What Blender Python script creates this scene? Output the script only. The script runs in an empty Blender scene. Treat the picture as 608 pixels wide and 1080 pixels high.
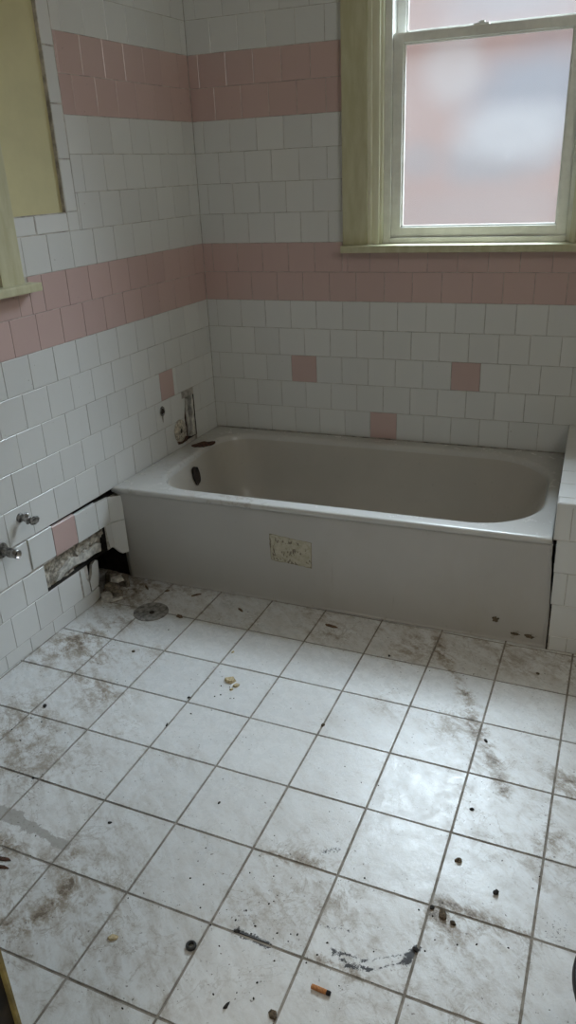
import bpy, bmesh, math, random
import numpy as np
from mathutils import Vector, noise

random.seed(7)
SC = bpy.context.scene
COL = SC.collection
T = 0.1095            # wall tile pitch (4 1/4 inch tile plus joint)
H = 0.3896            # height of the bathtub rim
P = 0.20403           # floor tile pitch
SK = 0.0716           # the left wall is a few degrees out of square
LX = math.hypot(1, SK)

# ------------------------------------------------------------------ materials
def new_mat(name):
    m = bpy.data.materials.new(name); m.use_nodes = True
    nt = m.node_tree; nt.nodes.clear()
    return m, nt

class G:
    """tiny node graph helper"""
    def __init__(s, name):
        s.m, s.nt = new_mat(name)
        s.out = s.n('ShaderNodeOutputMaterial')
    def n(s, t, **kw):
        nd = s.nt.nodes.new(t)
        for k, v in kw.items(): setattr(nd, k, v)
        return nd
    def put(s, sock, v):
        if isinstance(v, bpy.types.NodeSocket): s.nt.links.new(v, sock)
        elif isinstance(v, (tuple, list)):
            v = tuple(v)
            if len(v) == 3 and sock.type == 'RGBA': v = v + (1,)
            sock.default_value = v
        else: sock.default_value = v
    def math(s, op, a, b=0.0, c=0.0, clamp=False):
        nd = s.n('ShaderNodeMath', operation=op, use_clamp=clamp)
        s.put(nd.inputs[0], a); s.put(nd.inputs[1], b); s.put(nd.inputs[2], c)
        return nd.outputs[0]
    def coord(s): return s.n('ShaderNodeTexCoord').outputs['Object']
    def scale(s, vec, xyz):
        nd = s.n('ShaderNodeMapping'); s.put(nd.inputs['Vector'], vec); s.put(nd.inputs['Scale'], xyz)
        return nd.outputs[0]
    def mapped(s, vec, rot):
        nd = s.n('ShaderNodeMapping'); s.put(nd.inputs['Vector'], vec); nd.inputs['Rotation'].default_value = (0, 0, rot)
        return nd.outputs[0]
    def noise(s, scale, detail=4, rough=.6, vec=None, dist=0.0):
        nd = s.n('ShaderNodeTexNoise')
        s.put(nd.inputs['Vector'], vec if vec is not None else s.coord())
        s.put(nd.inputs['Scale'], scale); s.put(nd.inputs['Detail'], detail)
        s.put(nd.inputs['Roughness'], rough); s.put(nd.inputs['Distortion'], dist)
        return nd.outputs['Fac']
    def ramp(s, v, a, b, lo=0.0, hi=1.0):
        nd = s.n('ShaderNodeMapRange', interpolation_type='SMOOTHSTEP')
        s.put(nd.inputs['Value'], v)
        for k, x in zip(('From Min', 'From Max', 'To Min', 'To Max'), (a, b, lo, hi)): s.put(nd.inputs[k], x)
        return nd.outputs['Result']
    def mix(s, f, a, b, blend='MIX'):
        nd = s.n('ShaderNodeMix', data_type='RGBA', blend_type=blend)
        s.put(nd.inputs[0], f); s.put(nd.inputs[6], a); s.put(nd.inputs[7], b)
        return nd.outputs[2]
    def attr(s, name):
        return s.n('ShaderNodeAttribute', attribute_name=name)
    def bump(s, h, strength=.3, dist=.002):
        nd = s.n('ShaderNodeBump'); s.put(nd.inputs['Height'], h)
        nd.inputs['Strength'].default_value = strength; nd.inputs['Distance'].default_value = dist
        return nd.outputs[0]
    def bsdf(s, col, rough=.5, metal=0.0, normal=None, coat=0.0, spec=.5):
        nd = s.n('ShaderNodeBsdfPrincipled')
        s.put(nd.inputs['Base Color'], col); s.put(nd.inputs['Roughness'], rough); s.put(nd.inputs['Metallic'], metal)
        s.put(nd.inputs['Specular IOR Level'], spec)
        if coat: s.put(nd.inputs['Coat Weight'], coat)
        if normal is not None: s.put(nd.inputs['Normal'], normal)
        s.nt.links.new(nd.outputs[0], s.out.inputs[0])
        return s.m

def simple(name, col, rough=.5, metal=0.0, var=.12, nscale=30, spec=.5, bump=0.0):
    g = G(name)
    f = g.noise(nscale, 5, .6)
    dark = tuple(c*(1-var*2) for c in col); lite = tuple(min(1, c*(1+var)) for c in col)
    c = g.mix(g.ramp(f, .3, .7), dark, lite)
    nrm = g.bump(f, bump, .003) if bump else None
    return g.bsdf(c, rough, metal, nrm, spec=spec)

def wall_tile(name, col):
    g = G(name)
    tone = g.attr('tone').outputs['Fac']
    c = g.mix(tone, tuple(x*.945 for x in col), tuple(min(1, x*1.025) for x in col))
    grime = g.ramp(g.noise(9, 6, .7), .55, .85)
    c = g.mix(g.math('MULTIPLY', grime, .09), c, (.36, .30, .25))
    streak = g.noise(4, 3, .6, g.scale(g.coord(), (9, 9, .7)))
    c = g.mix(g.ramp(streak, .58, .8, 0, .05), c, (.40, .33, .29))
    speck = g.ramp(g.noise(75, 2, .5), .76, .79)
    c = g.mix(g.math('MULTIPLY', speck, .5), c, (.2, .16, .13))
    r = g.ramp(g.noise(6, 2), .2, .8, .17, .24)
    b = g.bump(g.noise(16, 2), .10, .004)
    return g.bsdf(c, r, 0, b)

M = {}
M['white_tile'] = wall_tile('white glazed tile', (.70, .705, .70))
M['pink_tile'] = wall_tile('pink glazed tile', (.59, .43, .405))
M['grout'] = simple('wall grout', (.50, .465, .43), .9, nscale=25, var=.25)
M['cream_paint'] = simple('yellow cream wall paint', (.63, .58, .34), .55, var=.04, nscale=5)
M['mortar'] = simple('exposed mortar', (.43, .39, .33), .95, var=.35, nscale=45, bump=.6)
M['rubble'] = simple('dusty brown rubble', (.27, .235, .195), .95, var=.3, nscale=60, bump=.4)
M['plaster'] = simple('broken white plaster', (.62, .60, .56), .9, var=.2, nscale=40, bump=.4)
M['void'] = simple('dark wall cavity', (.025, .02, .017), .95, var=.3, nscale=30)
M['rust'] = simple('flaking rust', (.10, .045, .028), .9, var=.45, nscale=120, bump=.5)
M['dark_rust'] = simple('black corroded iron', (.035, .022, .017), .85, var=.5, nscale=90, bump=.4)
M['chrome'] = simple('tarnished chrome', (.42, .41, .40), .28, 1.0, var=.25, nscale=90)
M['dull_metal'] = simple('pitted grey metal', (.27, .26, .245), .5, .7, var=.4, nscale=90, bump=.3)
M['ceiling'] = simple('ceiling paint', (.62, .60, .53), .8, var=.05, nscale=4)
M['hall'] = simple('hallway paint', (.50, .47, .40), .8, var=.05, nscale=4)
M['wood_dark'] = simple('old dark stained wood', (.028, .02, .015), .7, var=.5, nscale=25, bump=.3)
M['jamb_yellow'] = simple('worn yellow paint on wood', (.33, .27, .10), .6, var=.25, nscale=30)
M['vinyl'] = simple('white vinyl window frame', (.84, .84, .79), .38, var=.06, nscale=12)
M['black_plastic'] = simple('black plastic', (.022, .02, .022), .45, var=.2, nscale=30)
M['crumb_dark'] = simple('dark grit', (.035, .032, .03), .9, var=.4, nscale=200)
M['crumb_brown'] = simple('brown dirt crumb', (.13, .095, .06), .9, var=.4, nscale=200)
M['chip_tan'] = simple('tan plaster chip', (.60, .49, .30), .9, var=.2, nscale=150)
M['wood_stick'] = simple('brown wood splinter', (.16, .10, .06), .85, var=.3, nscale=150)
M['filter_paper'] = simple('orange cork filter paper', (.50, .215, .075), .7, var=.22, nscale=400)
M['ash'] = simple('burnt black tobacco', (.02, .018, .018), .95, var=.3, nscale=300)
M['rubber'] = simple('black rubber', (.018, .018, .018), .5, var=.2, nscale=100)
M['drain_metal'] = simple('scuffed grey drain metal', (.30, .285, .265), .55, .35, var=.3, nscale=60, bump=.2)
M['escutcheon'] = simple('chipped cream wall plate', (.55, .50, .42), .6, var=.3, nscale=90, bump=.4)

def trim_paint(name, c1, c2):
    g = G(name)
    f = g.noise(6, 4, .6, g.scale(g.coord(), (6, 6, 1.2)))
    c = g.mix(g.ramp(f, .3, .75), c1, c2)
    chip = g.ramp(g.noise(38, 6, .75, g.scale(g.coord(), (1, 1, .45))), .67, .72)
    c = g.mix(chip, c, (.12, .085, .05))
    return g.bsdf(c, .45, 0, g.bump(f, .15, .004))
M['trim'] = trim_paint('cream painted trim with chips', (.50, .475, .30), (.60, .58, .415))
M['trim_lit'] = trim_paint('cream jamb paint with window light added', (.68, .66, .50), (.78, .765, .62))  # jamb copy of the trim paint, paler to carry the window light

def enamel(name, col, rough, dirt, smr=.1):
    g = G(name)
    c = g.mix(g.ramp(g.noise(3.5, 4), .3, .75), tuple(x*.93 for x in col), col)
    d = g.attr('dirt').outputs['Fac']
    n = g.noise(30, 7, .72)
    m = g.ramp(g.math('ADD', n, g.math('MULTIPLY', d, .42)), .66, .80)
    c = g.mix(g.math('MULTIPLY', m, dirt), c, (.22, .17, .115))
    smear = g.ramp(g.noise(5, 5, .65, g.scale(g.coord(), (1, 1, .35))), .52, .8)
    c = g.mix(g.math('MULTIPLY', smear, smr), c, (.40, .345, .275))
    scratch = g.ramp(g.noise(60, 3, .6, g.scale(g.coord(), (1, 1, .06))), .70, .76)
    c = g.mix(g.math('MULTIPLY', scratch, .32), c, (.3, .27, .24))
    return g.bsdf(c, g.ramp(n, .2, .9, rough, rough+.12), 0)
M['enamel'] = enamel('worn white enamel', (.57, .56, .54), .20, .45)
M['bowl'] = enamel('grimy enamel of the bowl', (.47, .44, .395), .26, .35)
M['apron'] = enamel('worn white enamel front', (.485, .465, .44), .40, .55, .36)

def floor_mat():
    g = G('dirty white floor tile')
    tone = g.attr('tone').outputs['Fac']
    c = g.mix(tone, (.66, .675, .685), (.73, .74, .745))
    at = g.attr('dirt'); sep = g.n('ShaderNodeSeparateColor'); g.put(sep.inputs[0], at.outputs['Color'])
    br, gy, bk = sep.outputs[0], sep.outputs[1], sep.outputs[2]
    co = g.coord()
    big = g.noise(5.5, 7, .70, co, .25)
    mid = g.noise(24, 10, .78, co, .35)
    fine = g.noise(120, 6, .8, co)
    smear = g.noise(11, 8, .72, g.scale(g.mapped(co, .7), (1, 2.6, 1)), .5)
    def vein(sc, wd):
        n = g.noise(sc, 6, .6, co, .6)
        return g.ramp(g.math('ABSOLUTE', g.math('SUBTRACT', n, .5)), 0, wd, 1, 0)
    # greyish film, wiped about in smears
    film = g.ramp(g.math('ADD', g.math('MULTIPLY', smear, .65), g.math('MULTIPLY', mid, .45)), .44, .66)
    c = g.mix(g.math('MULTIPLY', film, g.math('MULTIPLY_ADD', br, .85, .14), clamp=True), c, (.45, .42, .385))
    # brown dirt, denser where it was trodden in
    pat = g.ramp(g.math('ADD', g.math('MULTIPLY', mid, .6), g.math('MULTIPLY', smear, .4)), .38, .64)
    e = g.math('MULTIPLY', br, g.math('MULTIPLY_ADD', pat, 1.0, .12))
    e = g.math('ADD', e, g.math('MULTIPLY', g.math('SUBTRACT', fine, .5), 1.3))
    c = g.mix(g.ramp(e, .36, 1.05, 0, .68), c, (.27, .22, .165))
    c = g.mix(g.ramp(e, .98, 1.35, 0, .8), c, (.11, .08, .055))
    # dried outlines of old puddles and smears
    v = g.math('MAXIMUM', vein(5.5, .012), g.math('MULTIPLY', vein(15, .020), .8))
    vm = g.math('MULTIPLY', v, g.math('MULTIPLY', g.ramp(g.noise(9, 5, .7, co), .45, .56), g.math('MULTIPLY_ADD', br, 1.3, .08)), clamp=True)
    c = g.mix(g.math('MULTIPLY', vm, .48), c, (.23, .18, .13))
    # grey cement film
    e2 = g.math('ADD', gy, g.math('MULTIPLY', g.math('SUBTRACT', mid, .5), 2.6))
    c = g.mix(g.ramp(e2, .45, .62, 0, .8), c, (.33, .31, .285))
    # black scuffs
    e3 = g.math('ADD', bk, g.math('MULTIPLY', g.math('SUBTRACT', g.noise(140, 8, .85, co), .5), 4.2))
    e3r = g.ramp(e3, .60, .80, 0, .93)
    c = g.mix(e3r, c, (.016, .017, .022))
    # small specks everywhere
    sp = g.ramp(g.noise(105, 3, .6, co), .655, .685)
    spm = g.ramp(g.math('ADD', g.noise(7, 4, .7, co), g.math('MULTIPLY', br, .16)), .48, .62)
    c = g.mix(g.math('MULTIPLY', g.math('MULTIPLY', sp, spm), .8), c, (.085, .07, .055))
    r = g.math('ADD', g.ramp(mid, .3, .75, .16, .40), g.math('ADD', g.math('MULTIPLY', br, .12), g.math('MULTIPLY', e3r, .3)))
    b = g.bump(g.math('ADD', g.math('MULTIPLY', big, .7), g.math('MULTIPLY', mid, .5)), .32, .006)
    return g.bsdf(c, r, 0, b)
M['floor_tile'] = floor_mat()
def floor_grout():
    g = G('dirty floor grout')
    n = g.noise(22, 6, .7)
    c = g.mix(g.ramp(n, .35, .7), (.17, .15, .125), (.34, .31, .275))
    return g.bsdf(c, .9)
M['floor_grout'] = floor_grout()

def label_mat():
    g = G('yellowed paper label')
    n = g.noise(60, 5, .7)
    c = g.mix(g.ramp(n, .3, .7), (.40, .36, .26), (.54, .50, .40))
    ink = g.ramp(g.noise(120, 2, .5, g.scale(g.coord(), (1.2, 1, .55))), .54, .60)
    rows = g.ramp(g.noise(30, 2, .5, g.scale(g.coord(), (.5, 1, 1.6))), .44, .54)
    c = g.mix(g.math('MULTIPLY', g.math('MULTIPLY', ink, rows), .8), c, (.12, .09, .07))
    edge = g.attr('dirt').outputs['Fac']
    c = g.mix(g.ramp(g.math('ADD', edge, g.math('MULTIPLY', n, .5)), .75, 1.1), c, (.20, .165, .11))
    return g.bsdf(c, .85)
M['label'] = label_mat()

def glass_mat():
    """obscure (frosted) window glass: part of the daylight goes straight on, part is scattered"""
    g = G('frosted window glass')
    n = g.noise(140, 3, .6)
    tr = g.n('ShaderNodeBsdfTransparent'); tr.inputs[0].default_value = (.93, .95, .96, 1)
    tl = g.n('ShaderNodeBsdfTranslucent'); tl.inputs[0].default_value = (.92, .92, .93, 1)
    gl = g.n('ShaderNodeBsdfGlossy'); gl.inputs['Roughness'].default_value = .22
    m1 = g.n('ShaderNodeMixShader'); m1.inputs[0].default_value = .055
    smudge = g.ramp(g.noise(9, 5, .7), .62, .78, .05, .10)
    g.nt.links.new(smudge, m1.inputs[0])
    g.nt.links.new(tr.outputs[0], m1.inputs[1]); g.nt.links.new(tl.outputs[0], m1.inputs[2])
    fr = g.n('ShaderNodeFresnel'); fr.inputs[0].default_value = 1.45
    g.nt.links.new(g.bump(n, .2, .002), gl.inputs['Normal'])
    m2 = g.n('ShaderNodeMixShader'); g.nt.links.new(fr.outputs[0], m2.inputs[0])
    g.nt.links.new(m1.outputs[0], m2.inputs[1]); g.nt.links.new(gl.outputs[0], m2.inputs[2])
    g.nt.links.new(m2.outputs[0], g.out.inputs[0])
    return g.m
M['glass'] = glass_mat()

def outside_mat():
    g = G('patchy pink stucco')
    co = g.coord(); c = (.66, .43, .375)
    wob = g.noise(2.2, 2, .5, co)
    def patch(c, x, z, rx, rz, col, amt):
        sub = g.n('ShaderNodeVectorMath', operation='SUBTRACT'); g.put(sub.inputs[0], co); sub.inputs[1].default_value = (x, 2.4, z)
        ln = g.n('ShaderNodeVectorMath', operation='LENGTH'); g.put(ln.inputs[0], g.scale(sub.outputs[0], (1/rx, 0, 1/rz)))
        d = g.math('ADD', ln.outputs['Value'], g.math('MULTIPLY', g.math('SUBTRACT', wob, .5), .7))
        return g.mix(g.ramp(d, .25, 1.25, amt, 0), c, col)
    c = patch(c, 1.05, 1.78, .50, .34, (.44, .425, .48), 1)  # soft paler and greyer patches, each placed by hand
    c = patch(c, .80, 1.42, .40, .17, (.52, .49, .51), .8)
    c = patch(c, .92, 1.58, .42, .19, (.80, .77, .79), .85)
    c = patch(c, .55, 1.95, .22, .25, (.78, .68, .66), .7)
    c = patch(c, .35, 1.45, .18, .15, (.56, .46, .45), .8)
    c = patch(c, .85, 1.15, .6, .15, (.64, .50, .47), .6)
    c = patch(c, .9, 2.3, .5, .25, (.66, .60, .63), .8)
    return g.bsdf(c, .9)
M['stucco'] = outside_mat()

# ------------------------------------------------------------------ mesh helpers
class MB:
    def __init__(s): s.v = []; s.f = []; s.mi = []; s.tone = []; s.mats = []; s.dirt = {}; s.smooth = []
    def mat(s, m):
        if m not in s.mats: s.mats.append(m)
        return s.mats.index(m)
    def vert(s, p, dirt=None):
        s.v.append(tuple(p))
        if dirt is not None: s.dirt[len(s.v)-1] = dirt
        return len(s.v)-1
    def face(s, idx, m, tone=.5, want=None, smooth=False):
        if want is not None:
            a, b, c = (Vector(s.v[idx[0]]), Vector(s.v[idx[1]]), Vector(s.v[idx[2]]))
            nn = Vector((0, 0, 0)); L = len(idx)
            for i in range(L):
                p, q = Vector(s.v[idx[i]]), Vector(s.v[idx[(i+1) % L]])
                nn += p.cross(q)
            if nn.dot(Vector(want)) < 0: idx = idx[::-1]
        s.f.append(tuple(idx)); s.mi.append(s.mat(m)); s.tone.append(tone); s.smooth.append(smooth)
    def poly(s, pts, m, tone=.5, want=None): s.face([s.vert(p) for p in pts], m, tone, want)
    def box(s, lo, hi, m, bev=0.0, xf=None, tone=.5):
        """box, with small chamfers when bev > 0"""
        bm = bmesh.new(); bmesh.ops.create_cube(bm, size=1)
        for v in bm.verts:
            v.co = Vector([(lo[i]+hi[i])/2 + v.co[i]*(hi[i]-lo[i]) for i in range(3)])
        if bev > 0: bmesh.ops.bevel(bm, geom=bm.edges[:], offset=bev, segments=2, affect='EDGES', profile=.7)
        s.add_bm(bm, m, xf, tone)
    def add_bm(s, bm, m, xf=None, tone=.5, smooth=False):
        bm.verts.index_update(); o = len(s.v)
        for v in bm.verts: s.v.append(tuple(xf(v.co) if xf else v.co))
        for f in bm.faces:
            s.f.append(tuple(o+v.index for v in f.verts)); s.mi.append(s.mat(m)); s.tone.append(tone); s.smooth.append(smooth)
        bm.free()
    def tube(s, pts, r, m, seg=14, cap=True, smooth=True):
        pts = [Vector(p) for p in pts]; rings = []
        up0 = None
        rs = r if isinstance(r, (list, tuple)) else [r]*len(pts)
        for i, p in enumerate(pts):
            d = (pts[min(i+1, len(pts)-1)] - pts[max(i-1, 0)]).normalized()
            if up0 is None:
                up0 = d.orthogonal().normalized()
            up = (up0 - d*up0.dot(d)).normalized(); up0 = up
            sd = d.cross(up)
            rings.append([s.vert(p + (up*math.cos(2*math.pi*k/seg) + sd*math.sin(2*math.pi*k/seg))*rs[i]) for k in range(seg)])
        for a, b in zip(rings, rings[1:]):
            for k in range(seg):
                s.face([a[k], a[(k+1) % seg], b[(k+1) % seg], b[k]], m, smooth=smooth)
        if cap:
            s.face(rings[0][::-1], m); s.face(rings[-1], m)
    def build(s, name, parent=None, kind=None):
        me = bpy.data.meshes.new(name); me.from_pydata(s.v, [], s.f); me.validate(clean_customdata=False)
        for m in s.mats: me.materials.append(M[m])
        me.polygons.foreach_set('material_index', s.mi)
        me.polygons.foreach_set('use_smooth', s.smooth)
        a = me.attributes.new('tone', 'FLOAT', 'FACE'); a.data.foreach_set('value', s.tone)
        if s.dirt:
            if isinstance(next(iter(s.dirt.values())), tuple):
                a = me.attributes.new('dirt', 'FLOAT_COLOR', 'POINT')
                buf = np.zeros((len(s.v), 4), np.float32); buf[:, 3] = 1
                for i, d in s.dirt.items(): buf[i, :3] = d
                a.data.foreach_set('color', buf.ravel())
            else:
                a = me.attributes.new('dirt', 'FLOAT', 'POINT')
                buf = np.zeros(len(s.v), np.float32)
                for i, d in s.dirt.items(): buf[i] = d
                a.data.foreach_set('value', buf)
        me.update()
        o = bpy.data.objects.new(name, me); COL.objects.link(o)
        if parent: o.parent = parent
        if kind: o['kind'] = kind
        return o

def fix_normals(o):
    bm = bmesh.new(); bm.from_mesh(o.data)
    bmesh.ops.recalc_face_normals(bm, faces=bm.faces[:]); bm.to_mesh(o.data); bm.free()

def thing(name, loc, label, cat, group=None):
    o = bpy.data.objects.new(name, None); COL.objects.link(o); o.location = loc
    o.empty_display_size = .05
    return tag(o, label, cat, group)
def tag(o, label, cat, group=None):
    o['label'] = label; o['category'] = cat; o['kind'] = 'thing'
    if group: o['group'] = group
    return o
def struct_root(name):
    o = bpy.data.objects.new(name, None); COL.objects.link(o); o['kind'] = 'structure'; return o

# mapping of wall coordinates (u along the wall, v up, d out into the room)
NL = Vector((1, -SK, 0)).normalized()
def left(u, v, d=0.0):
    return Vector((-SK*u, -u, v - .0036*min(u, 1.3))) + NL*d
def back(u, v, d=0.0): return Vector((u, -d, v))

class Wall:
    def __init__(s, mb, mp, nrm): s.mb, s.mp, s.n = mb, mp, Vector(nrm)
    def quad(s, u0, v0, u1, v1, d, m):
        s.mb.poly([s.mp(u0, v0, d), s.mp(u1, v0, d), s.mp(u1, v1, d), s.mp(u0, v1, d)], m, want=s.n)
    def slab(s, u0, v0, u1, v1, d0, d1, m):
        """raised slab with its edges"""
        s.quad(u0, v0, u1, v1, d1, m)
        for (a, b, c, e) in ((u0, v0, u1, v0), (u1, v0, u1, v1), (u1, v1, u0, v1), (u0, v1, u0, v0)):
            s.mb.poly([s.mp(a, b, d0), s.mp(c, e, d0), s.mp(c, e, d1), s.mp(a, b, d1)], m)
    def pocket(s, u0, v0, u1, v1, dtop, dbot, m):
        s.quad(u0, v0, u1, v1, dbot, m)
        for (a, b, c, e) in ((u0, v0, u1, v0), (u1, v0, u1, v1), (u1, v1, u0, v1), (u0, v1, u0, v0)):
            s.mb.poly([s.mp(a, b, dtop), s.mp(c, e, dtop), s.mp(c, e, dbot), s.mp(a, b, dbot)], m)
    def holed(s, U0, V0, U1, V1, holes, d, m):
        us = sorted({U0, U1} | {x for h in holes for x in (h[0], h[2]) if U0 < x < U1})
        vs = sorted({V0, V1} | {x for h in holes for x in (h[1], h[3]) if V0 < x < V1})
        for a, b in zip(us, us[1:]):
            for c, e in zip(vs, vs[1:]):
                mu, mv = (a+b)/2, (c+e)/2
                if any(h[0] < mu < h[2] and h[1] < mv < h[3] for h in holes): continue
                s.quad(a, c, b, e, d, m)
    def tile(s, u0, v0, u1, v1, m, d=0.0, g=.0008, c=.0010, depth=.012, tilt=.00028, dl=None):
        if u1-u0 < .007 or v1-v0 < .007: return
        j = [random.gauss(0, tilt) for _ in range(3)]
        if dl is None: dl = (0, 0)
        u0 += g; u1 -= g; v0 += g; v1 -= g
        cu, cv = (u0+u1)/2, (v0+v1)/2
        def dd(u, v, o):
            k = (u-u0)/(u1-u0)
            return d + o + j[0]*.6 + j[1]*(u-cu)/(u1-u0) + j[2]*(v-cv)/(v1-v0) + dl[0]*(1-k) + dl[1]*k
        def ring(ins, o): return [s.mb.vert(s.mp(u, v, dd(u, v, o))) for u, v in ((u0+ins, v0+ins), (u1-ins, v0+ins), (u1-ins, v1-ins), (u0+ins, v1-ins))]
        r0, r1, r2 = ring(c, 0), ring(0, -c*.8), ring(0, -depth)
        t = min(1, max(0, random.gauss(.5, .28)))
        s.mb.face(r0, m, t, s.n)
        ctr = s.mp(cu, cv, d-.004)
        for a, b in ((r0, r1), (r1, r2)):
            for k in range(4):
                q = [a[k], a[(k+1) % 4], b[(k+1) % 4], b[k]]
                mid = sum((Vector(s.mb.v[i]) for i in q), Vector())/4
                s.mb.face(q, m, t, mid-ctr)
    def row(s, v0, v1, phase, ranges, mat, pitch=T):
        for a, b in ranges:
            js = [a]; k = math.floor((a-phase)/pitch)-1
            while phase+k*pitch < b:
                x = phase+k*pitch
                if x > a+.004: js.append(x)
                k += 1
            js.append(b)
            js = [js[0]] + [x+random.gauss(0, .0007) for x in js[1:-1]] + [js[-1]]
            for x, y in zip(js, js[1:]):
                s.tile(x, v0, y, v1, mat((x+y)/2) if callable(mat) else mat)
    def chunk(s, pts, m, d=0.0, depth=.012, tone=.5, dfun=None):
        """free-form broken tile: outline in wall coordinates"""
        f = (lambda u, v: d) if dfun is None else dfun
        a = [s.mb.vert(s.mp(u, v, f(u, v))) for u, v in pts]
        b = [s.mb.vert(s.mp(u, v, f(u, v)-depth)) for u, v in pts]
        s.mb.face(a, m, tone, s.n)
        ctr = s.mp(sum(p[0] for p in pts)/len(pts), sum(p[1] for p in pts)/len(pts), d-depth/2)
        for k in range(len(pts)):
            k2 = (k+1) % len(pts); q = [a[k], a[k2], b[k2], b[k]]
            mid = sum((Vector(s.mb.v[i]) for i in q), Vector())/4
            s.mb.face(q, 'plaster', tone, mid-ctr)
PK, WH = 'pink_tile', 'white_tile'
def zk(k): return H + k*T

# ------------------------------------------------------------------ left wall
RY = -2.5             # bathroom side of the wall with the doorway
CEIL = 2.85
UE = 2.5
mb = MB(); W = Wall(mb, left, NL)
CAVITY = (.715, .0, .955, .166)     # open hole at the foot of the wall beside the bathtub
HOLE = (.835, .166, 1.154, .264)    # missing tiles, mortar showing
CRACK = (.735, .362, 1.10, .384)    # gap above the sagging row
SLOT = (.168, .402, .258, .578)     # slot where the pipes were pulled out
holes = [CAVITY, HOLE, CRACK, SLOT]
FIELD_TOP_U = .736
W.holed(0, 0, UE, zk(8), holes, -.0016, 'grout')
W.slab(0, zk(8), .79, CEIL, -.014, -.0016, 'grout')
W.slab(.79, zk(8), 1.06, 1.3215, -.014, -.0016, 'grout')
W.quad(.79, zk(8), UE, CEIL, -.014, 'cream_paint')
W.pocket(*CAVITY, -.0014, -.16, 'void')
W.pocket(*CRACK, -.0014, -.03, 'void')
W.pocket(*SLOT, -.0014, -.05, 'dark_rust')
W.pocket(*HOLE, -.0014, -.040, 'void')
# rough mortar bed in the hole
rows_, cols_ = 16, 44
grid = []
for i in range(rows_+1):
    r = []
    for j in range(cols_+1):
        u = HOLE[2] + (HOLE[0]-HOLE[2])*j/cols_; v = HOLE[1] + (HOLE[3]-HOLE[1])*i/rows_
        q = Vector((u*40, v*40, 0)); d = -.020 + .006*noise.noise(q) + .005*noise.noise(q*2.7)
        edge = HOLE[1] + .012 + (1.154-u)*.20 + .008*noise.noise(Vector((u*60, 3, 0)))
        if u < .99 and abs(v-edge) < .012: d += .010
        if v < edge-.020 and u < 1.0: d -= .010
        r.append(mb.vert(left(u, v, d)))
    grid.append(r)
for i in range(rows_):
    for j in range(cols_):
        mb.face([grid[i][j], grid[i][j+1], grid[i+1][j+1], grid[i+1][j]], 'mortar', want=NL, smooth=False)
# lump of white bedding left in the hole
W.chunk([(1.105, .176), (1.085, .172), (1.05, .186), (1.00, .188), (.95, .178), (.90, .182), (.862, .176), (.858, .205), (.885, .216),
         (.92, .207), (.945, .222), (.985, .214), (1.02, .222), (1.05, .206), (1.08, .200)], 'plaster', d=-.006, depth=.02, dfun=lambda u, v: -.008+.004*noise.noise(Vector((u*50, v*50, 1))))
# tile rows from the floor up
W.row(.004, .055, .066, [(.945, UE)], WH)
W.tile(.90, .002, .945, .050, WH, d=-.003, dl=(-.008, 0))
W.row(.055, .165, .015, [(.995, UE)], WH)
W.chunk([(.995, .057), (.995, .163), (.975, .163), (.972, .118), (.962, .10), (.958, .057)], WH, d=.001)
W.chunk([(.950, .057), (.952, .098), (.935, .118), (.925, .150), (.905, .158), (.888, .150), (.892, .10), (.905, .057)], WH, d=-.002, dfun=lambda u, v: -.002-(.95-u)*.12)
W.row(.166, .264, .049, [(1.154, UE)], WH)
W.chunk([(.835, .263), (.8295, .205), (.824, .173), (.812, .170), (.803, .166), (.803, .263)], WH, d=.004, tone=.5)
W.chunk([(.802, .263), (.802, .165), (.793, .152), (.785, .140), (.777, .130), (.757, .131), (.757, .263)], WH, d=.004, tone=.3,
        dfun=lambda u, v: .004+(.802-u)*.62)
sag = lambda u: .3815-.016*max(0, min(1, (1.15-u)/.40))
for a, b, m_ in ((1.094, 1.204, WH), (.982, 1.094, PK), (.870, .982, WH)):
    W.tile(a, sag((a+b)/2)-.108, b, sag((a+b)/2), m_, d=.005)
W.chunk([(.868, .266), (.868, .366), (.8035, .3625), (.8035, .265)], WH, d=.004, tone=.6)
W.chunk([(.802, .265), (.802, .3625), (.757, .360), (.757, .265)], WH, d=.004, tone=.3, dfun=lambda u, v: .004+(.802-u)*.62)
W.row(.268, .378, .109, [(1.204, UE)], WH)
# rows above the gap
pk2 = lambda u: PK if .300 < u < .400 else WH
sl = [(0, SLOT[0]), (SLOT[2], UE)]
W.row(zk(0)-.006, zk(1), .0675, sl, WH)
for a, b in sl: W.row(zk(1), zk(2), .009, [(a, b)], WH)
W.row(zk(2), zk(3), .066, [(0, .304)], WH); W.tile(.304, zk(2), .397, zk(3), PK); W.row(zk(2), zk(3), .066, [(.397, UE)], WH)
W.row(zk(3), zk(4), .016, [(0, UE)], WH)
W.row(zk(4), zk(5), .072, [(0, UE)], WH)
W.row(zk(5), zk(6), .012, [(0, UE)], PK)
W.row(zk(6), zk(7), .0695, [(0, 1.005)], PK); W.row(zk(6), 1.112, .0695, [(1.005, UE)], PK)
W.row(zk(7), zk(8), .019, [(0, 1.03)], WH)
F0 = .7355
W.row(zk(8), zk(9), .0685, [(0, F0)], WH); W.row(zk(9), zk(10), .024, [(0, F0)], WH)
W.row(zk(10), zk(11), .077, [(0, F0)], WH)
W.row(zk(11), zk(12), .02, [(0, F0)], PK); W.row(zk(12), zk(13), .07, [(0, F0)], PK)
for k, ph in zip(range(13, 22), (.0365, .09, .035, .09, .035, .09, .035, .09, .035)):
    W.row(zk(k), zk(k+1), ph, [(0, F0)], WH)
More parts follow.
